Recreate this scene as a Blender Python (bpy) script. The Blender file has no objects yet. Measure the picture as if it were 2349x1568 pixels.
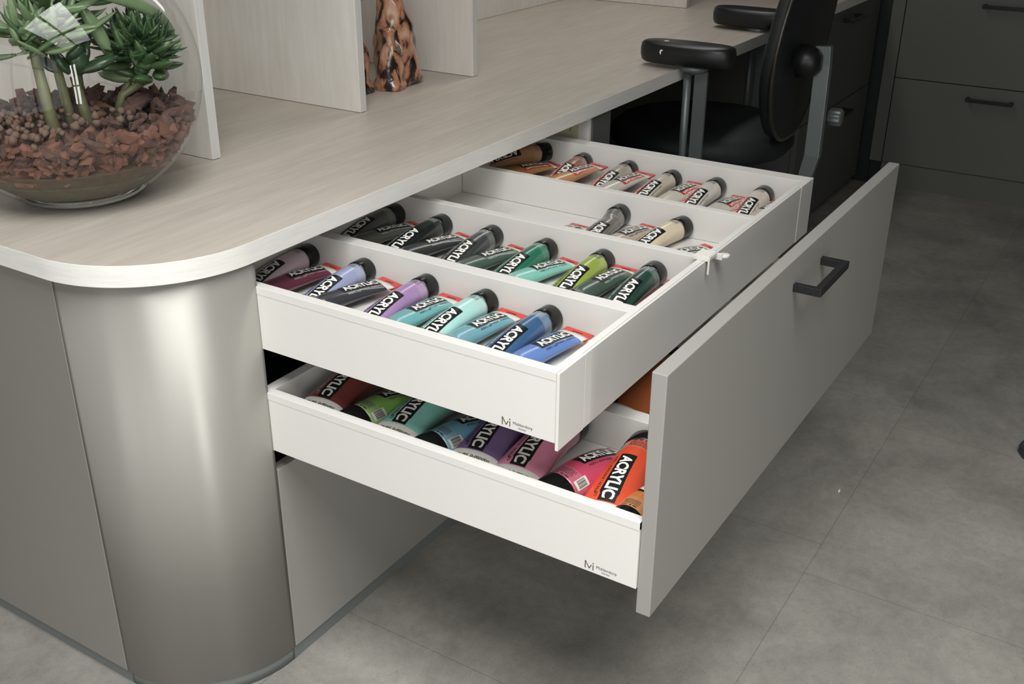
import bpy, bmesh, math, random
from mathutils import Vector, Matrix
random.seed(7)
SC = bpy.context.scene
COL = SC.collection
R = math.radians

# ---------------------------------------------------------------- camera, world, lights, exposure
cam_d = bpy.data.cameras.new('camera')
cam = bpy.data.objects.new('camera', cam_d)
COL.objects.link(cam)
cam.location = (-0.98745, -1.04741, 1.26397)
cam.rotation_euler = (1.123152, -0.0043916, -1.0065466)
cam_d.sensor_width = 36.0
cam_d.lens = 2454.24 / 2349.0 * 36.0
cam_d.clip_start = 0.02
SC.camera = cam

world = bpy.data.worlds.new('daylight')
SC.world = world
world.use_nodes = True
bg = world.node_tree.nodes['Background']
bg.inputs[0].default_value = (0.80, 0.90, 1.0, 1)
bg.inputs[1].default_value = 0.2

def area(name, loc, rot, sx, sy, power, col):
    d = bpy.data.lights.new(name, 'AREA')
    d.shape = 'RECTANGLE'; d.size = sx; d.size_y = sy
    d.energy = power; d.color = col
    o = bpy.data.objects.new(name, d)
    o.location = loc; o.rotation_euler = rot
    COL.objects.link(o)
    return o
# daylight entering by the big window behind the photographer and by the glazed door in the corner
area('window_daylight', (-2.16, -0.95, 1.22), (0, R(-90), 0), 2.10, 2.7, 35, (1.0, 0.996, 0.988))
area('door_daylight', (-1.75, -3.06, 1.12), (R(90), 0, 0), 0.32, 2.1, 54, (1.0, 0.996, 0.988))
top_fill = area('overhead_fill_light', (-0.85, -1.15, 2.53), (0, 0, 0), 1.2, 1.7, 72, (1.0, 0.996, 0.988))  # unseen overhead fill, added to brighten worktop and floor
top_fill.data.spread = R(125)   # beam narrowed so the added overhead fill spares the far room
area('desk_fill_light', (1.75, 0.28, 1.79), (0, 0, 0), 1.5, 0.16, 5.6, (1.0, 0.98, 0.94))  # unseen fill light added to lift the far worktop

SC.view_settings.view_transform = 'Standard'
SC.view_settings.look = 'None'
SC.view_settings.exposure = 0.0
SC.view_settings.gamma = 1.0
SC.view_settings.use_curve_mapping = False
SC.render.film_transparent = False
SC.cycles.use_denoising = True
SC.cycles.max_bounces = 10
SC.cycles.transparent_max_bounces = 12
SC.cycles.sample_clamp_indirect = 6.0

# ---------------------------------------------------------------- materials
def lin(c):
    return tuple(((v / 255.0) / 12.92 if v / 255.0 <= 0.04045 else ((v / 255.0 + 0.055) / 1.055) ** 2.4) for v in c) + (1.0,)

def new_mat(name):
    m = bpy.data.materials.new(name); m.use_nodes = True
    return m, m.node_tree, m.node_tree.nodes['Principled BSDF']

def mat(name, rgb, rough=0.5, metal=0.0, noise=0.06, scale=30.0, stretch=(1, 1, 1), bump=0.0, coat=0.0, spec=0.5):
    m, nt, b = new_mat(name)
    c = lin(rgb)
    tc = nt.nodes.new('ShaderNodeTexCoord'); mp = nt.nodes.new('ShaderNodeMapping')
    mp.inputs['Scale'].default_value = stretch
    nz = nt.nodes.new('ShaderNodeTexNoise'); nz.inputs['Scale'].default_value = scale
    nz.inputs['Detail'].default_value = 5; nz.inputs['Roughness'].default_value = 0.6
    mx = nt.nodes.new('ShaderNodeMixRGB')
    mx.inputs[1].default_value = tuple(v * (1 - noise) for v in c[:3]) + (1,)
    mx.inputs[2].default_value = tuple(min(1, v * (1 + noise)) for v in c[:3]) + (1,)
    L = nt.links
    L.new(tc.outputs['Object'], mp.inputs[0]); L.new(mp.outputs[0], nz.inputs['Vector'])
    L.new(nz.outputs[0], mx.inputs[0]); L.new(mx.outputs[0], b.inputs['Base Color'])
    b.inputs['Roughness'].default_value = rough; b.inputs['Metallic'].default_value = metal
    b.inputs['Specular IOR Level'].default_value = spec
    if coat: b.inputs['Coat Weight'].default_value = coat; b.inputs['Coat Roughness'].default_value = 0.12
    if bump:
        bp = nt.nodes.new('ShaderNodeBump'); bp.inputs['Strength'].default_value = bump; bp.inputs['Distance'].default_value = 0.001
        L.new(nz.outputs[0], bp.inputs['Height']); L.new(bp.outputs[0], b.inputs['Normal'])
    return m

def wood_mat(name, c1, c2, stretch, rough=0.5):
    m, nt, b = new_mat(name); L = nt.links
    tc = nt.nodes.new('ShaderNodeTexCoord'); mp = nt.nodes.new('ShaderNodeMapping'); mp.inputs['Scale'].default_value = stretch
    n1 = nt.nodes.new('ShaderNodeTexNoise'); n1.inputs['Scale'].default_value = 9; n1.inputs['Detail'].default_value = 9; n1.inputs['Roughness'].default_value = .62
    n2 = nt.nodes.new('ShaderNodeTexNoise'); n2.inputs['Scale'].default_value = 1.6; n2.inputs['Detail'].default_value = 3
    ad = nt.nodes.new('ShaderNodeMath'); ad.operation = 'ADD'
    s2 = nt.nodes.new('ShaderNodeMath'); s2.operation = 'MULTIPLY'; s2.inputs[1].default_value = 0.5
    cr = nt.nodes.new('ShaderNodeValToRGB')
    cr.color_ramp.elements[0].position = 0.50; cr.color_ramp.elements[0].color = lin(c1)
    cr.color_ramp.elements[1].position = 0.98; cr.color_ramp.elements[1].color = lin(c2)
    L.new(tc.outputs['Object'], mp.inputs[0]); L.new(mp.outputs[0], n1.inputs['Vector']); L.new(mp.outputs[0], n2.inputs['Vector'])
    L.new(n2.outputs[0], s2.inputs[0]); L.new(n1.outputs[0], ad.inputs[0]); L.new(s2.outputs[0], ad.inputs[1])
    L.new(ad.outputs[0], cr.inputs[0]); L.new(cr.outputs[0], b.inputs['Base Color'])
    b.inputs['Roughness'].default_value = rough
    bp = nt.nodes.new('ShaderNodeBump'); bp.inputs['Strength'].default_value = .10; bp.inputs['Distance'].default_value = .0006
    L.new(n1.outputs[0], bp.inputs['Height']); L.new(bp.outputs[0], b.inputs['Normal'])
    return m

def floor_mat():
    m, nt, b = new_mat('stone_vinyl'); L = nt.links
    tc = nt.nodes.new('ShaderNodeTexCoord')
    mp = nt.nodes.new('ShaderNodeMapping'); mp.inputs['Location'].default_value = (-0.035, -0.01 + 0.655, 0)
    br = nt.nodes.new('ShaderNodeTexBrick')
    br.inputs['Scale'].default_value = 1.0; br.inputs['Brick Width'].default_value = 0.655; br.inputs['Row Height'].default_value = 0.655
    br.inputs['Mortar Size'].default_value = 0.0008; br.inputs['Mortar Smooth'].default_value = 0.2
    br.offset = 0.84; br.offset_frequency = 2
    br.inputs['Color1'].default_value = (1, 1, 1, 1); br.inputs['Color2'].default_value = (0.90, 0.90, 0.90, 1); br.inputs['Mortar'].default_value = (.62, .62, .62, 1)
    n1 = nt.nodes.new('ShaderNodeTexNoise'); n1.inputs['Scale'].default_value = 4.0; n1.inputs['Detail'].default_value = 12; n1.inputs['Roughness'].default_value = .68; n1.inputs['Distortion'].default_value = .4
    n2 = nt.nodes.new('ShaderNodeTexNoise'); n2.inputs['Scale'].default_value = 330; n2.inputs['Detail'].default_value = 4
    n3 = nt.nodes.new('ShaderNodeTexNoise'); n3.inputs['Scale'].default_value = 45; n3.inputs['Roughness'].default_value = .8; n3.inputs['Detail'].default_value = 3
    cr = nt.nodes.new('ShaderNodeValToRGB')
    cr.color_ramp.elements[0].position = .34; cr.color_ramp.elements[0].color = lin((129, 126, 120))
    cr.color_ramp.elements[1].position = .68; cr.color_ramp.elements[1].color = lin((160, 157, 149))
    sp = nt.nodes.new('ShaderNodeValToRGB')
    sp.color_ramp.elements[0].position = .30; sp.color_ramp.elements[0].color = (.62, .62, .62, 1)
    sp.color_ramp.elements[1].position = .40; sp.color_ramp.elements[1].color = (1, 1, 1, 1)
    e = sp.color_ramp.elements.new(.68); e.color = (1, 1, 1, 1)
    e = sp.color_ramp.elements.new(.8); e.color = (1.25, 1.25, 1.22, 1)
    m1 = nt.nodes.new('ShaderNodeMixRGB'); m1.blend_type = 'MULTIPLY'; m1.inputs[0].default_value = 1
    m2 = nt.nodes.new('ShaderNodeMixRGB'); m2.blend_type = 'MULTIPLY'; m2.inputs[0].default_value = 1
    m3 = nt.nodes.new('ShaderNodeMixRGB'); m3.blend_type = 'MULTIPLY'; m3.inputs[0].default_value = .6
    L.new(tc.outputs['Object'], mp.inputs[0]); L.new(mp.outputs[0], br.inputs['Vector'])
    for n in (n1, n2, n3): L.new(tc.outputs['Object'], n.inputs['Vector'])
    L.new(n1.outputs[0], cr.inputs[0]); L.new(n2.outputs[0], sp.inputs[0])
    sp3 = nt.nodes.new('ShaderNodeValToRGB')
    sp3.color_ramp.elements[0].position = .30; sp3.color_ramp.elements[0].color = (.74, .74, .74, 1)
    sp3.color_ramp.elements[1].position = .62; sp3.color_ramp.elements[1].color = (1, 1, 1, 1)
    L.new(n3.outputs[0], sp3.inputs[0])
    L.new(cr.outputs[0], m1.inputs[1]); L.new(br.outputs['Color'], m1.inputs[2])
    L.new(m1.outputs[0], m2.inputs[1]); L.new(sp.outputs[0], m2.inputs[2])
    L.new(m2.outputs[0], m3.inputs[1]); L.new(sp3.outputs[0], m3.inputs[2])
    L.new(m3.outputs[0], b.inputs['Base Color'])
    b.inputs['Roughness'].default_value = .62
    bp = nt.nodes.new('ShaderNodeBump'); bp.inputs['Strength'].default_value = .25; bp.inputs['Distance'].default_value = .001
    L.new(n2.outputs[0], bp.inputs['Height']); L.new(bp.outputs[0], b.inputs['Normal'])
    return m

def glass_mat(name='clear_glass', tint=(1, 1, 1, 1), rough=0.0):
    m, nt, b = new_mat(name)
    b.inputs['Base Color'].default_value = tint; b.inputs['Roughness'].default_value = rough
    b.inputs['Transmission Weight'].default_value = 1.0; b.inputs['IOR'].default_value = 1.45
    return m

def thin_glass(name):
    # thin pane: mostly see-through, mirror-like by fresnel
    m = bpy.data.materials.new(name); m.use_nodes = True
    nt = m.node_tree; nt.nodes.clear(); L = nt.links
    o = nt.nodes.new('ShaderNodeOutputMaterial'); mx = nt.nodes.new('ShaderNodeMixShader')
    tr = nt.nodes.new('ShaderNodeBsdfTransparent'); gl = nt.nodes.new('ShaderNodeBsdfGlossy'); gl.inputs['Roughness'].default_value = 0.0
    tr.inputs[0].default_value = (.965, .97, .965, 1)
    fr = nt.nodes.new('ShaderNodeFresnel'); ge = nt.nodes.new('ShaderNodeNewGeometry')
    io = nt.nodes.new('ShaderNodeMath'); io.operation = 'MULTIPLY_ADD'; io.inputs[1].default_value = 1 / 1.45 - 1.45; io.inputs[2].default_value = 1.45
    L.new(ge.outputs['Backfacing'], io.inputs[0]); L.new(io.outputs[0], fr.inputs['IOR'])
    L.new(fr.outputs[0], mx.inputs[0]); L.new(tr.outputs[0], mx.inputs[1]); L.new(gl.outputs[0], mx.inputs[2]); L.new(mx.outputs[0], o.inputs[0])
    return m

M = {
 'worktop': wood_mat('pale_oak_laminate', (180, 171, 160), (198, 190, 180), (1.0, 9.0, 9.0), .42),
 'worktop_edge': wood_mat('pale_oak_edge_band', (216, 214, 208), (231, 229, 224), (2.0, 2.0, 26.0), .40),
 'board': wood_mat('pale_oak_board', (214, 209, 202), (230, 226, 220), (7.0, 7.0, .8), .5),
 'board_edge': wood_mat('pale_oak_board_edge', (206, 205, 202), (218, 217, 214), (20.0, 20.0, 1.0), .5),
 'cabinet': mat('satin_grey_laminate', (150, 147, 141), .37, .25, .02, 900, spec=.5),
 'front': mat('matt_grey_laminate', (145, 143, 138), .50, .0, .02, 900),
 'far_front': mat('shade_darkened_grey_laminate', (98, 100, 94), .5, .0, .03, 900),  # cabinet grey darkened: the dim far light is put into the colour
 'plinth': mat('grey_plinth_laminate', (112, 116, 114), .5, 0, .03, 200),
 'grey_edge': mat('grey_edge_band', (160, 157, 151), .45, 0, .02, 300),
 'white': mat('white_lacquered_steel', (216, 214, 209), .42, 0, .01, 40),
 'white_rim': mat('white_rim_profile', (222, 220, 214), .38, 0, .01, 40),
 'dark_in': mat('black_cabinet_interior', (36, 43, 43), .35, 0, .1, 20),
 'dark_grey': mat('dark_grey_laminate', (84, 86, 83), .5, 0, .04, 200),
 'handle': mat('black_handle_metal', (38, 40, 40), .38, .4, .05, 200),
 'black_plastic': mat('black_plastic', (22, 24, 24), .38, 0, .1, 90),
 'black_cap': mat('glossy_black_cap', (17, 19, 18), .24, 0, .1, 50, coat=0, spec=.35),
 'leather': mat('black_leather', (26, 30, 31), .48, 0, .15, 320, bump=.5),
 'fabric': mat('black_seat_vinyl', (24, 30, 30), .62, 0, .15, 160, bump=.3),
 'piping': mat('shiny_black_piping', (40, 38, 34), .22, 0, .3, 240, bump=.8, coat=.5),
 'steel': mat('grey_painted_steel', (118, 126, 126), .40, .45, .05, 60),
 'red': mat('red_crimp_foil', (196, 52, 44), .34, 0, .06, 90, coat=.3),
 'black_ink': mat('black_ink', (16, 20, 20), .40, 0, .05, 60),
 'white_ink': mat('white_ink', (238, 236, 228), .45, 0, .02, 60),
 'ink_line': mat('fine_print_ink', (44, 48, 50), .5, 0, .1, 60),
 'pale_line': mat('pale_print_ink', (190, 196, 192), .5, 0, .1, 60),
 'logo': mat('brown_logo_ink', (96, 74, 66), .5, 0, .03, 60),
 'white_band': mat('clear_white_tube_band', (214, 212, 204), .25, 0, .06, 120, coat=.4),
 'wall': mat('pale_wall_paint', (120, 116, 108), .8, 0, .02, 30),
 'ceiling': mat('ceiling_paint', (130, 126, 118), .85, 0, .02, 30),
 'floor': floor_mat(),
 'frame': mat('window_frame_paint', (120, 112, 100), .5, 0, .05, 30),
 'bowl_glass': thin_glass('bowl_glass'),
 'window_glass': thin_glass('window_glass'),
 'glass_solid': glass_mat('thick_base_glass', (.88, .93, .90, 1), .02),
 'soil': mat('dark_sandy_soil', (80, 73, 57), .9, 0, .55, 130, bump=.6),
 'under': mat('brown_humus', (82, 68, 54), .9, 0, .65, 60, bump=1.0),
 'bark': mat('reddish_bark', (114, 77, 63), .8, 0, .5, 60, bump=.9),
 'bark2': mat('dark_bark', (88, 64, 56), .85, 0, .5, 60, bump=.9),
 'clay': mat('clay_granules', (108, 86, 74), .8, 0, .35, 120, bump=.6),
 'leaf': mat('succulent_green', (68, 94, 58), .34, 0, .45, 40, coat=.25),
 'leaf2': mat('pale_succulent_green', (122, 144, 106), .36, 0, .35, 30, coat=.2),
 'leaf3': mat('deep_succulent_green', (46, 70, 46), .32, 0, .4, 40, coat=.3),
 'stem': mat('green_brown_stem', (104, 106, 72), .5, 0, .5, 60),
 'paper': mat('pale_yellow_paper', (196, 192, 160), .8, 0, .10, 60),
 'paper_ink': mat('grey_green_ink_wash', (120, 120, 92), .8, 0, .2, 60),
 'shoe': mat('grey_shoe_fabric', (96, 94, 88), .7, 0, .15, 200, bump=.4),
 'shoe_sole': mat('dark_shoe_sole', (44, 50, 50), .5, 0, .1, 90),
}

def terracotta():
    m, nt, b = new_mat('smoke_fired_terracotta'); L = nt.links
    tc = nt.nodes.new('ShaderNodeTexCoord')
    mp = nt.nodes.new('ShaderNodeMapping'); mp.inputs['Scale'].default_value = (1, 1, .55)
    n = nt.nodes.new('ShaderNodeTexNoise'); n.inputs['Scale'].default_value = 34; n.inputs['Detail'].default_value = 5; n.inputs['Distortion'].default_value = .8
    v = nt.nodes.new('ShaderNodeTexVoronoi'); v.inputs['Scale'].default_value = 46; v.feature = 'DISTANCE_TO_EDGE'
    cr = nt.nodes.new('ShaderNodeValToRGB')
    e = cr.color_ramp.elements
    e[0].position = .43; e[0].color = lin((40, 34, 32)); e[1].position = .49; e[1].color = lin((168, 118, 90))
    x = e.new(.60); x.color = lin((196, 146, 116)); x = e.new(.74); x.color = lin((204, 178, 162))
    c2 = nt.nodes.new('ShaderNodeValToRGB'); c2.color_ramp.elements[0].position = .0; c2.color_ramp.elements[0].color = (.35, .3, .28, 1)
    c2.color_ramp.elements[1].position = .05; c2.color_ramp.elements[1].color = (1, 1, 1, 1)
    mx = nt.nodes.new('ShaderNodeMixRGB'); mx.blend_type = 'MULTIPLY'; mx.inputs[0].default_value = .22
    L.new(tc.outputs['Object'], mp.inputs[0])
    L.new(mp.outputs[0], n.inputs['Vector']); L.new(mp.outputs[0], v.inputs['Vector'])
    L.new(n.outputs[0], cr.inputs[0]); L.new(v.outputs['Distance'], c2.inputs[0])
    L.new(cr.outputs[0], mx.inputs[1]); L.new(c2.outputs[0], mx.inputs[2]); L.new(mx.outputs[0], b.inputs['Base Color'])
    b.inputs['Roughness'].default_value = .22; b.inputs['Coat Weight'].default_value = .5
    bp = nt.nodes.new('ShaderNodeBump'); bp.inputs['Strength'].default_value = .5; bp.inputs['Distance'].default_value = .002
    L.new(n.outputs[0], bp.inputs['Height']); L.new(bp.outputs[0], b.inputs['Normal'])
    return m
M['terracotta'] = terracotta()
def brushed(m):
    nt = m.node_tree; b = nt.nodes['Principled BSDF']
    c = nt.nodes.new('ShaderNodeCombineXYZ'); c.inputs[2].default_value = 1.0
    nt.links.new(c.outputs[0], b.inputs['Tangent']); b.inputs['Anisotropic'].default_value = .90
brushed(M['cabinet'])

# ---------------------------------------------------------------- mesh helpers
def link_mesh(name, bm, mats, parent=None, smooth=False, bevel=0.0, seg=2, angle=40):
    me = bpy.data.meshes.new(name)
    bmesh.ops.recalc_face_normals(bm, faces=bm.faces[:])
    bm.to_mesh(me); bm.free()
    if not isinstance(mats, (list, tuple)): mats = [mats]
    for m in mats: me.materials.append(m)
    if smooth: me.polygons.foreach_set('use_smooth', [True] * len(me.polygons))
    o = bpy.data.objects.new(name, me); COL.objects.link(o)
    if parent is not None: o.parent = parent
    if bevel:
        b = o.modifiers.new('bevel', 'BEVEL'); b.width = bevel; b.segments = seg; b.limit_method = 'ANGLE'; b.angle_limit = R(angle)
        b.harden_normals = False
    return o

def box(bm, x0, x1, y0, y1, z0, z1, mi=0):
    vs = [bm.verts.new((x, y, z)) for z in (z0, z1) for y in (y0, y1) for x in (x0, x1)]
    for f in ((0, 2, 3, 1), (4, 5, 7, 6), (0, 1, 5, 4), (2, 6, 7, 3), (0, 4, 6, 2), (1, 3, 7, 5)):
        fa = bm.faces.new([vs[i] for i in f]); fa.material_index = mi
    return vs

def boxes(name, lst, m, parent=None, bevel=0.0):
    bm = bmesh.new()
    for b in lst: box(bm, *b)
    return link_mesh(name, bm, m, parent, bevel=bevel)

def tube_path(bm, pts, rad, n=12, cap=True, mi=0):
    rings = []
    pts = [Vector(p) for p in pts]
    rads = rad if isinstance(rad, (list, tuple)) else [rad] * len(pts)
    up = Vector((0, 0, 1))
    prev = None
    for i, p in enumerate(pts):
        d = (pts[min(i + 1, len(pts) - 1)] - pts[max(i - 1, 0)]).normalized()
        if prev is None:
            a = d.cross(up)
            if a.length < 1e-3: a = d.cross(Vector((1, 0, 0)))
        else:
            a = prev - d * prev.dot(d)
        a.normalize(); prev = a; b = d.cross(a)
        rings.append([bm.verts.new(p + (a * math.cos(2 * math.pi * k / n) + b * math.sin(2 * math.pi * k / n)) * rads[i]) for k in range(n)])
    for i in range(len(rings) - 1):
        for k in range(n):
            f = bm.faces.new((rings[i][k], rings[i][(k + 1) % n], rings[i + 1][(k + 1) % n], rings[i + 1][k])); f.smooth = True; f.material_index = mi
    if cap:
        for rg in (rings[0], rings[-1]):
            f = bm.faces.new(rg); f.material_index = mi

def lathe(bm, prof, n=40, center=(0, 0, 0), axis='z', mi=0, sx=1, sy=1):
    rings = []
    for r, z in prof:
        ring = []
        for k in range(n):
            a = 2 * math.pi * k / n; c, s = r * math.cos(a) * sx, r * math.sin(a) * sy
            p = {'z': (c, s, z), 'x': (z, c, s), 'y': (c, z, s)}[axis]
            ring.append(bm.verts.new((center[0] + p[0], center[1] + p[1], center[2] + p[2])))
        rings.append(ring)
    for i in range(len(rings) - 1):
        for k in range(n):
            f = bm.faces.new((rings[i][k], rings[i][(k + 1) % n], rings[i + 1][(k + 1) % n], rings[i + 1][k])); f.smooth = True; f.material_index = mi
    for rg in (rings[0], rings[-1]):
        f = bm.faces.new(rg); f.material_index = mi

def prism(bm, outline, z0, z1, mi_side=0, mi_top=0):
    b = [bm.verts.new((x, y, z0)) for x, y in outline]; t = [bm.verts.new((x, y, z1)) for x, y in outline]
    n = len(outline)
    for i in range(n):
        f = bm.faces.new((b[i], b[(i + 1) % n], t[(i + 1) % n], t[i])); f.material_index = mi_side
    f = bm.faces.new(t); f.material_index = mi_top
    f = bm.faces.new(b[::-1]); f.material_index = mi_side

def empty(name, loc=(0, 0, 0), rot=(0, 0, 0)):
    o = bpy.data.objects.new(name, None); o.empty_display_size = .05
    o.location = loc; o.rotation_euler = rot; COL.objects.link(o); return o

def tag(o, label, cat, group=None, kind=None):
    o['label'] = label; o['category'] = cat
    if group: o['group'] = group
    if kind: o['kind'] = kind
    return o
def struct(o):
    o['kind'] = 'structure'; return o

# ---------------------------------------------------------------- room shell
bm = bmesh.new(); box(bm, -2.3, 3.9, -3.2, 2.6, -.1, 0)
struct(link_mesh('floor', bm, M['floor']))
struct(boxes('ceiling', [(-2.3, -1.6, -3.2, 2.6, 2.56, 2.64), (-.1, 3.9, -3.2, 2.6, 2.56, 2.64), (-1.6, -.1, -3.2, -2.1, 2.56, 2.64), (-1.6, -.1, -.2, 2.6, 2.56, 2.64)], M['ceiling']))
struct(boxes('wall_left', [(-2.3, -2.2, -3.2, -2.35, 0, 2.56), (-2.3, -2.2, .45, 2.6, 0, 2.56), (-2.3, -2.2, -2.35, .45, 0, .1), (-2.3, -2.2, -2.35, .45, 2.32, 2.56)], M['wall']))
struct(boxes('wall_front', [(-2.2, -2.3 + .02, -3.2, -3.1, 0, 2.56), (-1.2, 3.8, -3.2, -3.1, 0, 2.56), (-2.28, -1.2, -3.2, -3.1, 2.25, 2.56)], M['wall']))
struct(boxes('wall_back', [(-2.2, 3.8, 2.5, 2.6, 0, 2.56)], M['wall']))
struct(boxes('wall_right', [(3.8, 3.9, -3.2, 2.6, 0, 2.56)], M['wall']))
def frame_bars(name, lst, pane):
    f = struct(boxes(name, lst, M['frame']))
    boxes('pane', [pane], M['window_glass'], f)
    return f
wb = [(-2.14, -2.08, y, y + .06, .1, 2.32) for y in (-2.35, -1.66, -.98, -.30, .39)]
wb += [(-2.14, -2.08, -2.35, .45, z, z + .05) for z in (.1, 1.66, 2.27)]
frame_bars('window_1', wb, (-2.115, -2.11, -2.3, .4, .12, 2.3))
db = [(x, x + .07, -3.04, -2.98, 0, 2.25) for x in (-2.28, -1.77, -1.27)] + [(-2.28, -1.2, -3.04, -2.98, z, z + .08) for z in (0, 1.0, 2.17)]
frame_bars('door_1', db, (-2.25, -1.25, -3.015, -3.01, .05, 2.2))
rb = [(x, x + .05, -2.1, -.2, 2.44, 2.49) for x in (-1.6, -.875, -.15)] + [(-1.6, -.1, y, y + .05, 2.44, 2.49) for y in (-2.1, -1.175, -.25)]
fill_panel = boxes('desk_fill_panel', [(.95, 2.55, .18, .38, 1.80, 1.835)], M['white'])  # unseen panel added as a housing for the desk fill light
tag(fill_panel, 'flat white panel hanging unseen above the desk, added for fill light', 'fill_panel')
for rx_ in (1.1, 2.39): boxes('suspension_rod', [(rx_, rx_ + .008, .276, .284, 1.8355, 2.559)], M['steel'], fill_panel)
frame_bars('overhead_fill_frame', rb, (-1.55, -.15, -2.05, -.25, 2.465, 2.47))  # unseen glazed frame added below the overhead fill light

# ---------------------------------------------------------------- worktop
def rounded_corner(x0, y0, r, x1, y1, n=40):
    pts = [(x1, y0), (x1, y1), (x0, y1)]
    for k in range(n + 1):
        a = math.pi + (math.pi / 2) * k / n
        pts.append((x0 + r + r * math.cos(a), y0 + r + r * math.sin(a)))
    return pts
WT, WB = 0.750, 0.719
bm = bmesh.new(); prism(bm, rounded_corner(-.203, -.006, .192, 3.236, .82), WB, WT, 1, 0)
wt = link_mesh('worktop', bm, [M['worktop'], M['worktop_edge']], bevel=.0008)
tag(wt, 'long pale oak-look worktop with a rounded near corner on top of the grey cabinets', 'worktop')

# ---------------------------------------------------------------- upright boards on the worktop
hut = empty('desk_organizer', (1.2, .56, WT))
tag(hut, 'pale wood-grain desk organizer of upright boards standing along the back of the worktop', 'organizer')
for x0, x1, yf in ((.246, .265, .335), (.645, .664, .340), (1.052, 1.072, .346), (2.285, 2.303, .366)):
    bm = bmesh.new(); box(bm, x0 - 1.2, x1 - 1.2, yf - .56, .225, .0008, .42)
    for f in bm.faces:
        f.material_index = 1 if f.calc_center_median().y < yf - .56 + .001 else 0
    link_mesh('upright_board', bm, [M['board'], M['board_edge']], hut, bevel=.0008)
boxes('back_board', [(-.15 - 1.2, 3.22 - 1.2, .226, .244, .0008, .42)], M['board'], hut)

# ---------------------------------------------------------------- near cabinet with open drawers
cab = empty('drawer_cabinet', (.4, .3, 0))
tag(cab, 'grey cabinet with a rounded corner and two pulled-out white drawers of paint tubes', 'cabinet')
OX, OY = .4, .3
def cbox(name, lst, m, parent=cab, bevel=0.0):
    return boxes(name, [(a - OX, b - OX, c - OY, d - OY, e, f) for a, b, c, d, e, f in lst], m, parent, bevel)
Z0 = .0283
cbox('end_panel', [(-.190, -.172, .1905, .80, Z0, WB)], M['cabinet'], bevel=.0006)
def arc_wall(name, cx, cy, ro, ri, z0, z1, m, n=48):
    bm = bmesh.new(); rows = []
    for k in range(n + 1):
        a = math.pi + (math.pi / 2) * k / n
        c, s = math.cos(a), math.sin(a)
        rows.append([bm.verts.new((cx + r * c - OX, cy + r * s - OY, z)) for r, z in ((ro, z0), (ro, z1), (ri, z1), (ri, z0))])
    for k in range(n):
        for j in range(4):
            f = bm.faces.new((rows[k][j], rows[k][(j + 1) % 4], rows[k + 1][(j + 1) % 4], rows[k + 1][j])); f.smooth = j in (0, 2)
    bm.faces.new(rows[0]); bm.faces.new(rows[-1])
    return link_mesh(name, bm, m, cab)
arc_wall('curved_panel', -.0015, .1875, .1885, .172, Z0, WB, M['cabinet'])
arc_wall('curved_plinth', .0, .1875, .184, .170, 0, Z0, M['plinth'])
cbox('plinth', [(0.0, 1.07, .0035, .018, 0, Z0), (-.184, -.17, .1875, .80, 0, Z0)], M['plinth'])
cbox('lower_drawer_front', [(.001, 1.0, -.001, .018, Z0, .3743)], M['front'], bevel=.0008)
cbox('carcass', [(-.018, -.004, .012, .78, .03, .718), (-.018, .99, .76, .78, .03, .718), (-.018, .99, .019, .76, .028, .04), (-.018, .99, .10, .76, .3735, .3745)], M['dark_in'])
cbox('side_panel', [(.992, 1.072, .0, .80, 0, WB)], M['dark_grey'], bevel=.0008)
cbox('white_lining', [(.984, .9915, .004, .75, .04, .718)], M['white'])
cbox('drawer_runner', [(-.003, .010, .02, .6, .572, .580), (-.003, .010, .012, .6, .398, .406)], M['steel'])

# -- upper inner drawer
ZT = .6807
def drawer_shell(name, x0, x1, y0, y1, zb, zt, floor_z, t, front=True):
    bm = bmesh.new()
    X0, X1, Y0, Y1 = x0 - OX, x1 - OX, y0 - OY, y1 - OY
    box(bm, X0, X0 + t, Y0, Y1, zb, zt)
    box(bm, X1 - t * 2.2, X1, Y0, Y1, zb, zt)
    box(bm, X0 + t, X1 - t * 2.2, Y1 - .018, Y1, zb, zt)
    box(bm, X0 + t, X1 - t * 2.2, Y0, Y1 - .018, floor_z - .008, floor_z)
    box(bm, X0 - .0005, X0 + t, Y0, Y1 - .0005, zt - .0115, zt + .0002)
    if front: box(bm, X0 + t, X1 - t * 2.2, Y0, Y0 + .0095, zb, zt - .0002)
    return link_mesh(name, bm, M['white'], cab, bevel=.0004)
ud = drawer_shell('inner_drawer', -.0028, .9395, -.4898, .125, .5833, ZT, .624, .0145)
cbox('front_board', [(.0625, .8715, -.494, -.4902, .5735, ZT - .0004)], M['white'], ud, bevel=.0006)
cbox('corner_cap', [(-.0036, .0612, -.4946, -.4901, .5733, ZT + .0002)], M['white'], ud, bevel=.0008)
cbox('corner_cap', [(.8728, .9402, -.4946, -.4901, .5733, ZT + .0002)], M['white'], ud, bevel=.0008)
for a, b in ((.205, .229), (.442, .459), (.660, .676)):
    cbox('divider', [(a, b, -.4802, .106, .6245, ZT - .001)], M['white'], ud, bevel=.0006)
# snap-on divider clip on the front rim
bm = bmesh.new()
def bb(*a): box(bm, a[0] - OX, a[1] - OX, a[2] - OY, a[3] - OY, a[4], a[5])
bb(.432, .464, -.500, -.474, ZT, ZT + .006)
for k in range(5): bb(.434 + k * .0062, .4365 + k * .0062, -.4995, -.476, ZT + .006, ZT + .0078)
bb(.431, .4345, -.5015, -.4985, ZT - .020, ZT + .006)
bb(.464, .468, -.508, -.476, ZT - .006, ZT + .004)
lathe(bm, [(.001, 0), (.008, .0), (.008, .004), (.001, .004)], 14, (.474 - OX, -.508 - OY, ZT - .003))
link_mesh('divider_clip', bm, M['white_rim'], ud, bevel=.0006)

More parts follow.
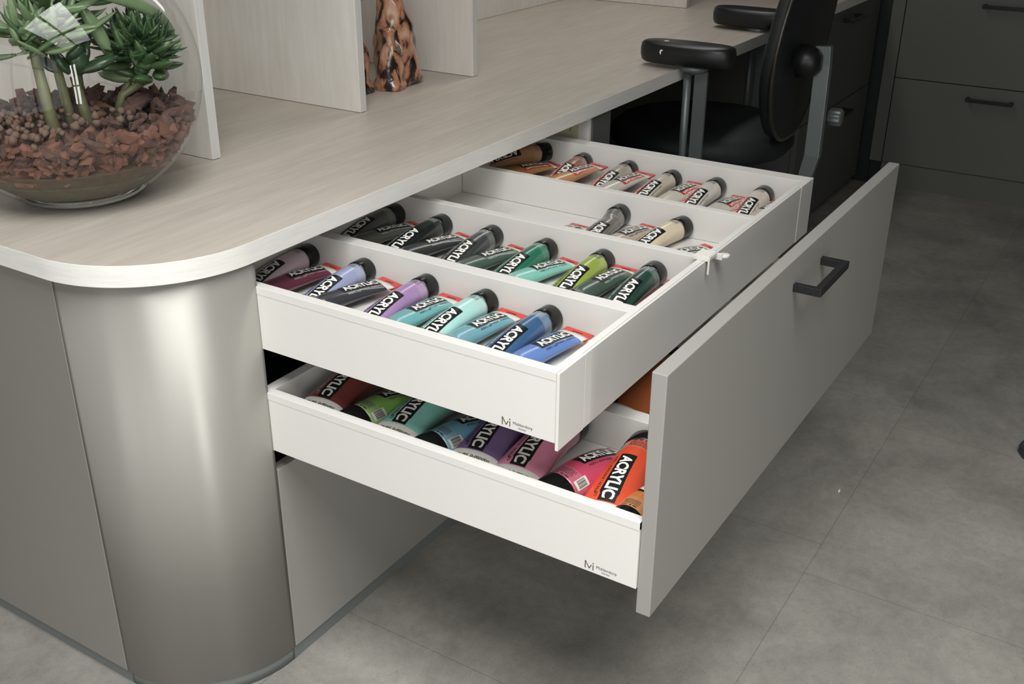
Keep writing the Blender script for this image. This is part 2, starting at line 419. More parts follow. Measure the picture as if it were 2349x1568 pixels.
# -- lower drawer with the tall grey front
ZT2 = .5113
ld = drawer_shell('main_drawer', -.0028, .9395, -.6105, .016, .4124, ZT2, .452, .0145, False)
for a, b in ((.220, .246), (.46, .484), (.70, .724)):
    cbox('divider', [(a, b, -.609, -.003, .4525, ZT2 - .001)], M['white'], ld, bevel=.0006)
cbox('front_panel', [(.0, 1.0, -.6305, -.6110, .3745, .7150)], M['front'], ld, bevel=.0012)
hb = bmesh.new()
def hbx(*a): box(hb, a[0] - OX, a[1] - OX, a[2] - OY, a[3] - OY, a[4], a[5])
HZ = .669
hbx(.432, .442, -.662, -.6306, HZ - .006, HZ + .006)
hbx(.558, .568, -.662, -.6306, HZ - .006, HZ + .006)
hbx(.432, .568, -.672, -.661, HZ - .006, HZ + .006)
link_mesh('handle', hb, M['handle'], ld, bevel=.0008)

# ---------------------------------------------------------------- lettering
_tc = {}
def text_bm(s, w, h, bold=.02, maxlen=.004):
    """letters as a bmesh in the xy plane, origin at lower left, scaled to w x h (h None keeps the proportion)"""
    key = (s, bold)
    if key not in _tc:
        cu = bpy.data.curves.new('t', 'FONT'); cu.body = s; cu.size = 1.0; cu.offset = bold; cu.resolution_u = 3
        ob = bpy.data.objects.new('t', cu); COL.objects.link(ob)
        me = bpy.data.meshes.new_from_object(ob.evaluated_get(bpy.context.evaluated_depsgraph_get()))
        bpy.data.objects.remove(ob); bpy.data.curves.remove(cu)
        _tc[key] = me
    bm = bmesh.new(); bm.from_mesh(_tc[key])
    xs = [v.co.x for v in bm.verts]; ys = [v.co.y for v in bm.verts]
    x0, x1, y0, y1 = min(xs), max(xs), min(ys), max(ys)
    sx = w / (x1 - x0); sy = h / (y1 - y0) if h else sx
    for v in bm.verts: v.co = Vector(((v.co.x - x0) * sx, (v.co.y - y0) * sy, 0))
    bmesh.ops.triangulate(bm, faces=bm.faces[:])
    if maxlen:
        for _ in range(3):
            es = [e for e in bm.edges if e.calc_length() > maxlen]
            if not es: break
            bmesh.ops.subdivide_edges(bm, edges=es, cuts=1)
            bmesh.ops.triangulate(bm, faces=bm.faces[:])
    return bm

def flat_logo(parent, x, y, z):
    """mark and name printed on the outer side of a drawer; reads along -y (towards the front)"""
    def put(bm, dx, dz, name, m):
        for v in bm.verts: v.co = Vector((x - .0004 - OX, y - dx - v.co.x - OY, z + dz + v.co.y))
        link_mesh(name, bm, m, parent)
    # the M with a short right arm, then the dotted stroke
    bm = bmesh.new()
    def stroke(p, q, t):
        p, q = Vector(p), Vector(q); n = (q - p).normalized(); n = Vector((-n.y, n.x)) * t / 2
        bm.faces.new([bm.verts.new((a.x, a.y, 0)) for a in (p - n, q - n, q + n, p + n)])
    stroke((0, 0), (0, .0112), .0013); stroke((0, .0112), (.0058, .0014), .0012); stroke((.0058, .0014), (.0088, .0074), .0012)
    stroke((.0112, .0), (.0112, .0078), .0013)
    ring = [bm.verts.new((.0112 + .001 * math.cos(a * math.pi / 5), .0105 + .001 * math.sin(a * math.pi / 5), 0)) for a in range(10)]
    bm.faces.new(ring)
    put(bm, 0, 0, 'logo_mark', M['logo'])
    put(text_bm('Middendorp', .0285, None, -.004, 0), .0160, .0036, 'logo_name', M['ink_line'])
    put(text_bm('interieur', .0120, None, .0, 0), .0235, .0002, 'logo_subtitle', M['ink_line'])
flat_logo(ud, -.0028, -.4135, .5870)
flat_logo(ld, -.0028, -.5390, .4165)

# ---------------------------------------------------------------- paint tubes
_cols = {}
def paint(rgb, thin=False):
    k = (rgb, thin)
    if k not in _cols:
        g_ = sum(rgb) / 3; rgb = tuple(int(g_ + (v - g_) * .90) for v in rgb)
        m = mat(('thin_' if thin else '') + 'paint_in_clear_tube', rgb, .30, 0, .12, 26, (1, 3, 3), coat=.45)
        _cols[k] = m
    return _cols[k]
def mixc(a, b, t): return tuple(int(a[i] * (1 - t) + b[i] * t) for i in range(3))

def make_tube(name, p):
    """p: L length, r cap radius, wc crimp half width, hd header, cap cap length, col colour, roll, big, spec, flat"""
    L, r, wc, hd, cl = p['L'], p['r'], p['wc'], p['hd'], p['cap']
    flat = p.get('flat', 1.0); roll = p.get('roll', 0.0); col = p['col']
    root = empty(name)
    sb = L - cl
    def sec(s):
        t = max(0.0, min(1.0, (s - hd * .4) / (sb - hd * .4)))
        g = t * t * (3 - 2 * t)
        w = wc + (r - wc) * g
        h = .0012 + (r * .985 - .0012) * (math.sin(t * math.pi / 2) ** .68) * (flat if t < .85 else flat + (1 - flat) * (t - .85) / .15)
        return w, h
    def S(s, a, off=0.0):
        w, h = sec(s); rho = (w * .55 + h * .45)
        if h < r * .5: rho = w * .75 + h * .25
        th = math.pi / 2 - a / max(rho, .004) - roll * min(1.0, h / r)
        n = Vector((0, h * math.cos(th), w * math.sin(th)))
        n.normalize()
        return Vector((s, w * math.cos(th), h + h * math.sin(th))) + n * off
    # body
    bm = bmesh.new(); NS, NA = 30, 40
    ss = [hd * .7 + (sb - hd * .7) * k / NS for k in range(NS + 1)]
    rows = []
    rnd = random.Random(p.get('seed', 1))
    dents = [(rnd.uniform(.25, .75) * sb, rnd.uniform(0, 6.28), rnd.uniform(.0006, .0016)) for _ in range(5)]
    for s in ss:
        w, h = sec(s); row = []
        for k in range(NA):
            th = 2 * math.pi * k / NA
            d = sum(am * math.exp(-((s - s0) / .012) ** 2 - (math.atan2(math.sin(th - t0), math.cos(th - t0)) / .5) ** 2) for s0, t0, am in dents if not (.6 < t0 < 2.6))
            q = 1 - d / max(w, h)
            row.append(bm.verts.new((s, w * math.cos(th) * q, h + h * math.sin(th) * (q if math.sin(th) > 0 else 1))))
        rows.append(row)
    for i in range(NS):
        smid = (ss[i] + ss[i + 1]) / 2
        mi = 1 if smid < hd + (.016 if p.get('big') else .006) else (2 if smid > sb - p.get('thin', .020) else 0)
        for k in range(NA):
            f = bm.faces.new((rows[i][k], rows[i][(k + 1) % NA], rows[i + 1][(k + 1) % NA], rows[i + 1][k])); f.smooth = True; f.material_index = mi
    bm.faces.new(rows[0]); bm.faces.new(rows[-1])
    body = link_mesh('tube_body', bm, [paint(col), M['white_band'], paint(mixc(col, (186, 184, 176), p.get('fade', .25)), True)], root)
    # red crimped end with a hanging slot
    bm = bmesh.new()
    ys = [-wc, -wc * .36, wc * .36, wc]; xs = [0, hd * .26, hd * .46, hd]
    zt, zb = .0024, .0004
    for i in range(3):
        for j in range(3):
            if i == 1 and j == 1: continue
            box(bm, xs[i], xs[i + 1], ys[j], ys[j + 1], zb, zt)
    hdr = link_mesh('crimped_end', bm, M['red'], root)
    # cap: bevelled black cylinder, shallow groove, recessed end
    bm = bmesh.new(); rc = r * 1.02
    lathe(bm, [(rc * .9, sb - .0015), (rc * .985, sb), (rc, sb + .001),
               (rc, L - .0022), (rc * .97, L - .0006), (rc * .93, L), (rc * .80, L), (rc * .77, L - .0015), (.0006, L - .0015)], 36, (0, 0, rc), 'x')
    cap = link_mesh('cap', bm, M['black_cap'], root)
    # black title box, title, fine print; s runs from crimp to cap, title reads towards the crimp
    s0, s1 = p['box']; bw = p['bw']; a0 = p.get('a0', 0.0)
    def wrap(bm, off):
        for v in bm.verts:
            v.co = S(s0 - v.co.x, a0 + bw / 2 - v.co.y, off)
    def grid(w, h, nx, ny, x0=0, y0=0):
        g = bmesh.new(); vs = [[g.verts.new((x0 + w * i / nx, y0 + h * j / ny, 0)) for j in range(ny + 1)] for i in range(nx + 1)]
        for i in range(nx):
            for j in range(ny): g.faces.new((vs[i][j], vs[i + 1][j], vs[i + 1][j + 1], vs[i][j + 1]))
        return g
    Lb = s0 - s1
    g = grid(Lb, bw, 26, 8); wrap(g, .00035); lb = link_mesh('title_box', g, M['black_ink'], body)
    for pl in lb.data.polygons: pl.use_smooth = True
    g = text_bm('ACRYLIC', Lb * .90, bw * .70, .035, .0035)
    for v in g.verts: v.co += Vector((Lb * .06, bw * .15, 0))
    wrap(g, .0007); link_mesh('title_lettering', g, M['white_ink'], body)
    dark = sum(col) < 300
    ink = M['pale_line'] if dark else M['ink_line']
    if p.get('spec'):
        g = grid(Lb, bw * .50, 20, 4, 0, -bw * .50); wrap(g, .0003); link_mesh('red_title_strip', g, M['red'], body)
        g = text_bm('SPECIALTIES', Lb * .85, bw * .30, .02, .004)
        for v in g.verts: v.co += Vector((Lb * .08, -bw * .40, 0))
        wrap(g, .0006); link_mesh('strip_lettering', g, M['white_ink'], body)
        g = text_bm('ACRYL / ACRYLIQUE / ACRILICO', Lb * .8, bw * .16, .01, .006)
        for v in g.verts: v.co += Vector((Lb * .1, bw * 1.15, 0))
    else:
        g = text_bm('ACRYL / ACRYLIQUE / ACRILICO', Lb * .9, bw * .22, .01, .006)
        for v in g.verts: v.co += Vector((Lb * .05, -bw * .36, 0))
    wrap(g, .0004); link_mesh('small_lettering', g, ink, body)
    # info rows beside the cap, running round the body
    g = bmesh.new(); rr = random.Random(p.get('seed', 1) * 3 + 1)
    def patch(sa, sb_, aa, ab):
        n = 2
        vs = [[g.verts.new(S(s, aa + (ab - aa) * j / n, .0004)) for j in range(n + 1)] for s in (sa, sb_)]
        for j in range(n): g.faces.new((vs[0][j], vs[1][j], vs[1][j + 1], vs[0][j + 1]))
    k0 = r / .0215
    top = sb - .0030 * k0
    for a in (-.0105, -.0080, -.0055, -.001, .0035, .0052, .0069): patch(top - .0018 * k0, top, a * k0, (a + (.0028 if a == -.001 else .0014)) * k0)
    for row in range(5):
        s = top - (.0040 + row * .0022) * k0; a = -.0105 * k0
        while a < .009 * k0:
            ln = rr.uniform(.0010, .0030) * k0; patch(s - .00075 * k0, s, a, min(a + ln, .0098 * k0)); a += ln + .0006 * k0
    link_mesh('fine_print', g, ink, body)
    if p.get('big'):
        bwid = wc * 1.25
        g = text_bm('Standard Series', bwid, .0044, .012, .005)
        for v in g.verts:
            s = hd + .0105 - v.co.y; y = -bwid / 2 + v.co.x
            v.co = S(s, y, .0005)
        link_mesh('series_lettering', g, M['black_ink'], body)
        # barcode block near the cap, to one side
        g = bmesh.new()
        a0_, a1_ = .020, .034
        vs = [[g.verts.new(S(s, a0_ + (a1_ - a0_) * j / 5, .0003)) for j in range(6)] for s in (sb - .006, sb - .030)]
        for j in range(5): g.faces.new((vs[0][j], vs[1][j], vs[1][j + 1], vs[0][j + 1]))
        link_mesh('barcode_panel', g, M['white_band'], body)
        g = bmesh.new(); a = .0215
        while a < .0325:
            wv = rr.choice((.0004, .0007, .0010))
            f = g.faces.new([g.verts.new(S(s, q, .0006)) for s, q in ((sb - .010, a), (sb - .026, a), (sb - .026, a + wv), (sb - .010, a + wv))]); a += wv + rr.choice((.0005, .0008))
        link_mesh('barcode_lines', g, M['ink_line'], body)
    else:
        g = text_bm('AMSTERDAM', wc * 1.3, .0026, .02, 0)
        for v in g.verts: v.co = Vector((hd * .94 - v.co.y, -wc * .65 + v.co.x, .0027))
        link_mesh('brand_lettering', g, M['white_ink'], hdr)
    return root

FZ = .6243
seed = [0]
def place(x, y, rot, z, pitch, p):
    """x, y: crimped end of the tube; rot: heading from crimp to cap; pitch: degrees the crimp is lifted"""
    seed[0] += 1; p['seed'] = seed[0]
    t = make_tube('paint_tube', p)
    lift = math.sin(R(pitch)) * p['L']
    t.location = (x, y, z + lift)
    t.rotation_euler = (0, R(pitch), R(rot))
    return t
SMALL = dict(L=.184, r=.0190, wc=.0232, hd=.021, cap=.027, box=(.107, .022), bw=.0178)
def T(x_cap, y_cap, ang, col, label, group, **k):
    """cap end against the far divider; ang is the heading of the tube"""
    p = dict(SMALL); p.update(col=col, a0=-.0035, roll=.0); z = k.pop('z', FZ); pitch = k.pop('pitch', 1.8); p.update(k)
    a = R(ang); t = place(x_cap - math.cos(a) * p['L'] * math.cos(R(pitch)), y_cap - math.sin(a) * p['L'], ang, z, pitch, p)
    tag(t, label, 'paint tube', group); return t
def RV(x_cr, y_cr, ang, col, label, group, **k):
    """crimped end towards the far divider, cap hidden below the near rim; ang = heading crimp to cap"""
    p = dict(SMALL); p.update(col=col, a0=.0, roll=0, box=(.096, .028), bw=.0165); z = k.pop('z', FZ); pitch = k.pop('pitch', 4.2); p.update(flat=.66); p.update(k)
    t = place(x_cr, y_cr, ang, z, pitch, p)
    tag(t, label, 'paint tube', group); return t

G1 = 'paint tubes in the nearest row of the top drawer'
G2 = 'paint tubes in the second row of the top drawer'
G3 = 'paint tubes in the third row of the top drawer'
G4 = 'paint tubes in the farthest row of the top drawer'
G5 = 'large paint tubes in the near row of the lower drawer'
# nearest row
T(.2035, .087, 4, (212, 190, 196), 'pale pink paint tube with black cap, beside the worktop edge in the nearest row', G1)
T(.2035, -.028, 4, (146, 154, 190), 'periwinkle blue-grey paint tube with black cap in the nearest row', G1)
T(.2035, -.149, 0, (158, 124, 170), 'lilac purple paint tube with black cap in the nearest row', G1)
T(.2035, -.256, -3, (162, 208, 202), 'pale mint paint tube with black cap in the nearest row', G1)
T(.2035, -.363, -3, (52, 88, 128), 'deep blue paint tube with black cap in the nearest row', G1, fade=.35)
RV(.196, .027, 172, (104, 46, 64), 'dark magenta paint tube with red crimped end, between the pale pink and periwinkle tubes', G1)
RV(.196, -.086, 167, (56, 56, 62), 'charcoal paint tube with red crimped end, between the periwinkle and lilac tubes', G1)
RV(.198, -.200, 176, (104, 166, 168), 'turquoise paint tube with red crimped end, between the lilac and mint tubes', G1)
RV(.199, -.304, 175, (104, 156, 168), 'muted teal paint tube with red crimped end, between the mint and deep blue tubes', G1)
RV(.194, -.415, 172, (92, 124, 188), 'cornflower blue paint tube with red crimped end, at the front end of the nearest row', G1)
# second row
T(.4405, .095, 0, (88, 90, 82), 'dull olive-grey paint tube with black cap, half under the worktop edge in the second row', G2)
T(.4405, -.007, 0, (28, 34, 34), 'black paint tube with black cap, second cap from the worktop in the second row', G2, fade=.12)
T(.4405, -.111, 3, (62, 66, 66), 'dark grey paint tube with black cap, between the black and emerald tubes', G2)
T(.4350, -.221, -1, (36, 112, 86), 'emerald green paint tube with black cap in the second row', G2, fade=.2)
T(.4405, -.322, 1, (146, 164, 62), 'lime green paint tube with black cap in the second row', G2)
T(.4380, -.413, 1, (32, 68, 58), 'dark bottle-green paint tube with black cap, at the front end of the second row', G2, fade=.3)
RV(.425, .035, 168, (88, 88, 80), 'grey-olive paint tube with red crimped end, between the olive-grey and black tubes', G2, L=.192)
RV(.425, -.068, 168, (50, 54, 52), 'near-black paint tube with red crimped end, between the black and dark grey tubes', G2, L=.192)
RV(.425, -.175, 170, (70, 90, 78), 'grey-green paint tube with red crimped end, between the dark grey and emerald tubes', G2, L=.192)
RV(.428, -.272, 168, (126, 192, 178), 'aqua paint tube with red crimped end, between the emerald and lime tubes', G2, pitch=3, L=.192)
RV(.434, -.368, 176, (64, 84, 74), 'dark sage paint tube with raised red end, between the lime and bottle-green tubes', G2, pitch=5, L=.192)
RV(.428, -.462, 180, (120, 40, 40), 'paint tube whose red crimped end just shows behind the dark bottle-green tube', G2, L=.192)
# third row
T(.658, -.240, 3, (112, 110, 102), 'half-empty warm grey paint tube with black cap, alone in the third row', G3, flat=.72, fade=.2)
T(.658, -.362, -9, (216, 198, 168), 'cream paint tube with black cap in the third row', G3)
RV(.610, -.190, 176, (150, 140, 132), 'flattened near-empty paint tube with red end and black markings, behind the half-empty grey tube', G3, flat=.40, pitch=0, L=.140, box=(.080, .022))
RV(.640, -.312, 172, (186, 170, 152), 'beige paint tube with red crimped end, between the grey and cream tubes', G3)
RV(.634, -.430, 160, (206, 196, 182), 'flat off-white paint tube with red crimped end, beside the white divider clip', G3, flat=.45, pitch=0)
# farthest row
S4 = dict(spec=True)
T(.898, .104, -14, (86, 84, 78), 'dark grey paint tube with black cap, barely showing behind the askew tan tube', G4, z=FZ + .006, **S4)
T(.901, .056, -26, (186, 138, 96), 'tan paint tube with black cap, lying askew by the worktop edge in the farthest row', G4, z=FZ + .012, roll=-.5, **S4)
T(.9020, -.031, 5, (158, 110, 92), 'dusty brown paint tube with black cap in the farthest row', G4, z=FZ + .004, **S4)
T(.9020, -.135, 1, (170, 162, 146), 'silvery beige paint tube with black cap in the farthest row', G4, z=FZ + .004, **S4)
T(.9030, -.230, -2, (196, 184, 164), 'pale sand paint tube with black cap, middle of the farthest row', G4, **S4)
T(.9030, -.322, 0, (204, 198, 188), 'pearl white paint tube with black cap beside the edge-on tube in the farthest row', G4, **S4)
T(.9030, -.417, 2, (212, 198, 184), 'pale blush paint tube with black cap, at the front end of the farthest row', G4, **S4)
RV(.876, .020, 160, (184, 124, 66), 'orange ochre paint tube lying below the askew tan tube', G4, **S4, L=.206)
RV(.888, -.072, 170, (196, 140, 92), 'light copper paint tube with raised red crimped end in the farthest row', G4, pitch=7, **S4, L=.206)
RV(.888, -.176, 172, (196, 190, 178), 'pale grey paint tube with raised red end, between the silvery beige and sand tubes', G4, pitch=7, **S4, L=.206)
rt = RV(.894, -.288, 176, (208, 200, 184), 'ivory paint tube turned edge-on with a pointed red end in the farthest row', G4, pitch=6, **S4, L=.206)
RV(.890, -.382, 176, (206, 200, 190), 'off-white paint tube with red crimped end, between the pearl white and blush tubes', G4, pitch=3, **S4, L=.206)
RV(.894, -.455, 180, (200, 192, 180), 'paint tube whose red end peeks out behind the blush tube', G4, pitch=4, **S4, L=.206)
# lower drawer: larger tubes
BIG = dict(L=.188, r=.0285, wc=.0370, hd=.009, cap=.028, box=(.114, .028), bw=.0200, big=True, thin=.024)
LZ = .4525
def BC(y, ang, col, label, lift=8.0, x=.0190, **k):
    """crimp towards the near side"""
    p = dict(BIG); p.update(col=col, a0=.002, roll=0.0); p.update(k)
    t = place(x, y, ang, LZ, lift, p); tag(t, label, 'paint tube', G5); return t
def BK(y, ang, col, label, **k):
    """cap towards the near side"""
    p = dict(BIG); p.update(col=col, a0=-.004, roll=0.0); p.update(k)
    a = R(ang); t = place(.0135 - math.cos(a) * p['L'] + .0, y - math.sin(a) * p['L'], ang, LZ, 2, p); tag(t, label, 'paint tube', G5); return t
BC(-.066, 3, (128, 54, 50), 'large brick-red paint tube with its flat end near, first in the lower drawer')
BK(-.135, 172, (130, 180, 84), 'large apple-green paint tube with its black cap near, in the lower drawer')
BC(-.205, 1, (134, 206, 190), 'large mint-green paint tube with its flat end near, in the lower drawer')
BK(-.270, 168, (98, 158, 184), 'large sky-blue paint tube with its black cap near, in the lower drawer')
BC(-.340, 5, (116, 94, 144), 'large violet paint tube with its flat end near, in the lower drawer')
BC(-.407, 3, (228, 140, 168), 'large candy-pink paint tube with its flat end near, in the lower drawer', lift=7.0)
BK(-.470, 172, (192, 62, 92), 'large raspberry paint tube with its black cap near, in the lower drawer')
BC(-.546, 7, (226, 78, 44), 'large orange-red paint tube with its flat end near, against the grey drawer front', lift=5.5, x=.0145)
t = BK(-.575, 182, (226, 130, 62), 'large orange paint tube whose black cap shows at the front corner of the lower drawer', L=.160, box=(.090, .026), r=.0225, wc=.03); 
p = dict(BIG); p.update(col=(164, 84, 40), a0=0, roll=1.7)
t = place(.455, -.448, 172 , LZ, 0, p); t.location = (.262, -.440, LZ + .012); t.rotation_euler = (0, 0, R(-6))
tag(t, 'large burnt-orange paint tube in the lower drawer, seen beneath the top drawer corner', 'paint tube', 'large paint tubes in the second row of the lower drawer')
p = dict(BIG); p.update(col=(58, 66, 62), a0=0, roll=0)
t = place(.262, -.515, 0, LZ + .002, 0, p)
tag(t, 'large dark grey paint tube beside the burnt-orange one in the lower drawer', 'paint tube', 'large paint tubes in the second row of the lower drawer')

# drawing on the white lining above the drawer
bm = bmesh.new(); box(bm, .9825, .9836, .03, .20, .66, .716); dr = link_mesh('paper_drawing', bm, M['paper'])
tag(dr, 'pale yellow paper with a dark outlined shape, behind the far top corner of the drawer', 'paper')
bm = bmesh.new()
for k, pts in enumerate(([(.070, .70), (.06, .706), (.052, .700), (.048, .69), (.05, .682)], [(.12, .688), (.09, .70), (.075, .695), (.060, .684)])):
    tube_path(bm, [(.9824, a, b) for a, b in pts], .0012, 6)
link_mesh('ink_outline', bm, M['paper_ink'], dr)

# ---------------------------------------------------------------- far pedestal under the worktop
ped = empty('desk_pedestal', (2.85, .4, 0))
tag(ped, 'dark grey drawer pedestal under the far end of the worktop, behind the office chair', 'cabinet')
def pbox(name, lst, m, parent=ped, bevel=0.0):
    return boxes(name, [(a - 2.85, b - 2.85, c - .4, d - .4, e, f) for a, b, c, d, e, f in lst], m, parent, bevel)
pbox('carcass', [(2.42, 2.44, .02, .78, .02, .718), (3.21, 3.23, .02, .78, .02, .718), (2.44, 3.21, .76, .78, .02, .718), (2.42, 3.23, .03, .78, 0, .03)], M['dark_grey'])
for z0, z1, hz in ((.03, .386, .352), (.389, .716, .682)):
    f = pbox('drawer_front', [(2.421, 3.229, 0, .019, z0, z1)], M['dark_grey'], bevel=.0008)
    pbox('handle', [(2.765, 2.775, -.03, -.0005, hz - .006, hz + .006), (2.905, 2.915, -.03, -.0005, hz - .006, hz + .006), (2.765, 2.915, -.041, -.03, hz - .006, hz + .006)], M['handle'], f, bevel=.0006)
mp_ = boxes('modesty_panel', [(1.074, 2.418, .77, .79, .0, .718)], M['dark_in'])
tag(mp_, 'dark panel closing the knee space behind the office chair', 'panel')

# ---------------------------------------------------------------- tall cabinets on the right
def wall_cab(name, y1, y0, label, hy):
    c = empty(name, (3.5, (y0 + y1) / 2, 0)); tag(c, label, 'cabinet', 'grey drawer cabinets along the right wall')
    cy = (y0 + y1) / 2
    def b(nm, lst, m, par=c, bevel=0.0): return boxes(nm, [(a - 3.5, bb_ - 3.5, cc - cy, d - cy, e, f) for a, bb_, cc, d, e, f in lst], m, par, bevel)
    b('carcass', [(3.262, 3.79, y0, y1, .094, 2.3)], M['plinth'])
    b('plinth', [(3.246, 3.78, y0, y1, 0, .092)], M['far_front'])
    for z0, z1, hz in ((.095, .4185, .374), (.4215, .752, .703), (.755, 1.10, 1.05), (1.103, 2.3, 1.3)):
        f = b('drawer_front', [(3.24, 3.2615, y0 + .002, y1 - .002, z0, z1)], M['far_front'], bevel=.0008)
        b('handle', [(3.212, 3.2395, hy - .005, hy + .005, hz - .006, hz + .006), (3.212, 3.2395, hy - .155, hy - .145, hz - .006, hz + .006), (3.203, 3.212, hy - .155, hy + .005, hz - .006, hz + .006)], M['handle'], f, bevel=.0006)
    return c
fil = boxes('filler_strip', [(3.241, 3.79, -.0885, -.043, .094, 2.3)], M['far_front'])
boxes('return_panel', [(3.252, 3.79, -.0425, .02, .0, 2.3), (3.262, 3.79, -.0885, -.043, 0, .093)], M['dark_in'], fil)
tag(fil, 'narrow grey upright strip between the pedestal corner and the wall cabinets', 'panel')
wall_cab('wall_cabinet', -.090, -.79, 'grey cabinet with wide drawers and black bar handles, at the upper right beside the desk', -.365)
wall_cab('wall_cabinet', -.795, -1.49, 'grey cabinet with wide drawers, farther from the desk along the right wall', -1.07)

# ---------------------------------------------------------------- office chair
ch = empty('office_chair', (1.75, .04, 0))
tag(ch, 'black office chair with oval armrests, studded backrest edge and grey steel back bar', 'chair')
CX, CY = 1.75, .04
def P3(x, y, z): return (x - CX, y - CY, z)
bm = bmesh.new()
lathe(bm, [(.02, .455), (.19, .458), (.235, .470), (.252, .492), (.250, .520), (.225, .540), (.15, .551), (.02, .553)], 56, (0.03, .035, 0), sx=1.0, sy=1.0)
link_mesh('seat', bm, M['fabric'], ch)
# backrest: rounded outline with thickness, slightly curved
def backrest(m_, name, grow=0.0, y0=-.205, y1=-.135):
    ctr = Vector((1.785, .775)); out = []
    N = 48
    for k in range(N):
        a = 2 * math.pi * k / N
        ex = abs(math.cos(a)) ** .72 * (1 if math.cos(a) > 0 else -1); ez = abs(math.sin(a)) ** .72 * (1 if math.sin(a) > 0 else -1)
        x = (.225 + grow) * ex; z = (.245 + grow) * ez
        wd = 1.0 - .30 * max(0, -ez) ** 1.5
        out.append((ctr.x + x * wd + .22 * (z) * .45, ctr.y + z))
    return out
outl = backrest(None, None)
bm = bmesh.new(); rings = []
prof = ((.93, 0.0), (.985, .004), (1.0, .010), (1.0, .026), (.985, .036), (.93, .042))
for sc_, dy in prof:
    ring = []
    for x, z in outl:
        X = 1.745 + (x - 1.745) * sc_; Z = .77 + (z - .77) * sc_
        curve = .35 * (X - 1.745) ** 2 - .10 * (Z - .77)
        ring.append(bm.verts.new(P3(X, -.205 + dy + curve, Z)))
    rings.append(ring)
n = len(outl)
for i in range(len(rings) - 1):
    for k in range(n):
        f = bm.faces.new((rings[i][k], rings[i][(k + 1) % n], rings[i + 1][(k + 1) % n], rings[i + 1][k])); f.smooth = True
for rg, dy in ((rings[0], -.004), (rings[-1], .010)):
    c = sum((v.co for v in rg), Vector()) / n
    cv = bm.verts.new(c + Vector((0, dy, 0)))
    for k in range(n):
        f = bm.faces.new((rg[k], rg[(k + 1) % n], cv)); f.smooth = True
br = link_mesh('backrest', bm, M['leather'], ch)
bm = bmesh.new()
pp = [P3(x * 1.0 + (x - 1.745) * .004, -.205 + .006 + .35 * (x - 1.745) ** 2 - .10 * (z - .77), z) for x, z in outl]
tube_path(bm, pp + [pp[0]], .0065, 8)
link_mesh('piping', bm, M['piping'], br)
# rear bar with a bent foot running under the seat
bm = bmesh.new()
bar = [(1.690, -.262, .786), (1.688, -.266, .74), (1.672, -.272, .62), (1.660, -.276, .52), (1.660, -.262, .45), (1.68, -.20, .425), (1.72, -.08, .42)]
rows = []
for i, q in enumerate(bar):
    q = Vector(P3(*q)); a = Vector(P3(*bar[max(0, i - 1)])); b_ = Vector(P3(*bar[min(len(bar) - 1, i + 1)])); d = (b_ - a).normalized(); nn = Vector((1, 0, 0)).cross(d).normalized()
    rows.append([bm.verts.new(q + Vector((sx * .011, 0, 0)) + nn * sy) for sx, sy in ((-1, -.020), (1, -.020), (1, .018), (-1, .018))])
for i in range(len(rows) - 1):
    for j in range(4): bm.faces.new((rows[i][j], rows[i][(j + 1) % 4], rows[i + 1][(j + 1) % 4], rows[i + 1][j]))
bm.faces.new(rows[0]); bm.faces.new(rows[-1])
link_mesh('back_bar', bm, M['steel'], ch, bevel=.0015)
bm = bmesh.new(); lathe(bm, [(.002, -.268), (.018, -.268), (.032, -.256), (.040, -.236), (.041, -.212), (.002, -.20)], 30, P3(1.668, 0, .748), 'y'); link_mesh('back_pivot', bm, M['black_plastic'], ch)
bm = bmesh.new()
N = 36; prf = [(.002, -.318), (.018, -.318), (.021, -.314), (.021, -.286), (.017, -.282), (.006, -.281), (.006, -.272), (.002, -.272)]
rings = []
for r_, yv in prf:
    ring = []
    for k in range(N):
        a = 2 * math.pi * k / N; rr_ = r_ * (1 + (.10 if r_ > .0175 else 0) * math.cos(9 * a)); ring.append(bm.verts.new(P3(1.735 + rr_ * math.cos(a), yv, .605 + rr_ * math.sin(a))))
    rings.append(ring)
for i in range(len(rings) - 1):
    for k in range(N):
        f = bm.faces.new((rings[i][k], rings[i][(k + 1) % N], rings[i + 1][(k + 1) % N], rings[i + 1][k])); f.smooth = True
bm.faces.new(rings[0]); bm.faces.new(rings[-1])
link_mesh('adjustment_knob', bm, M['steel'], ch)
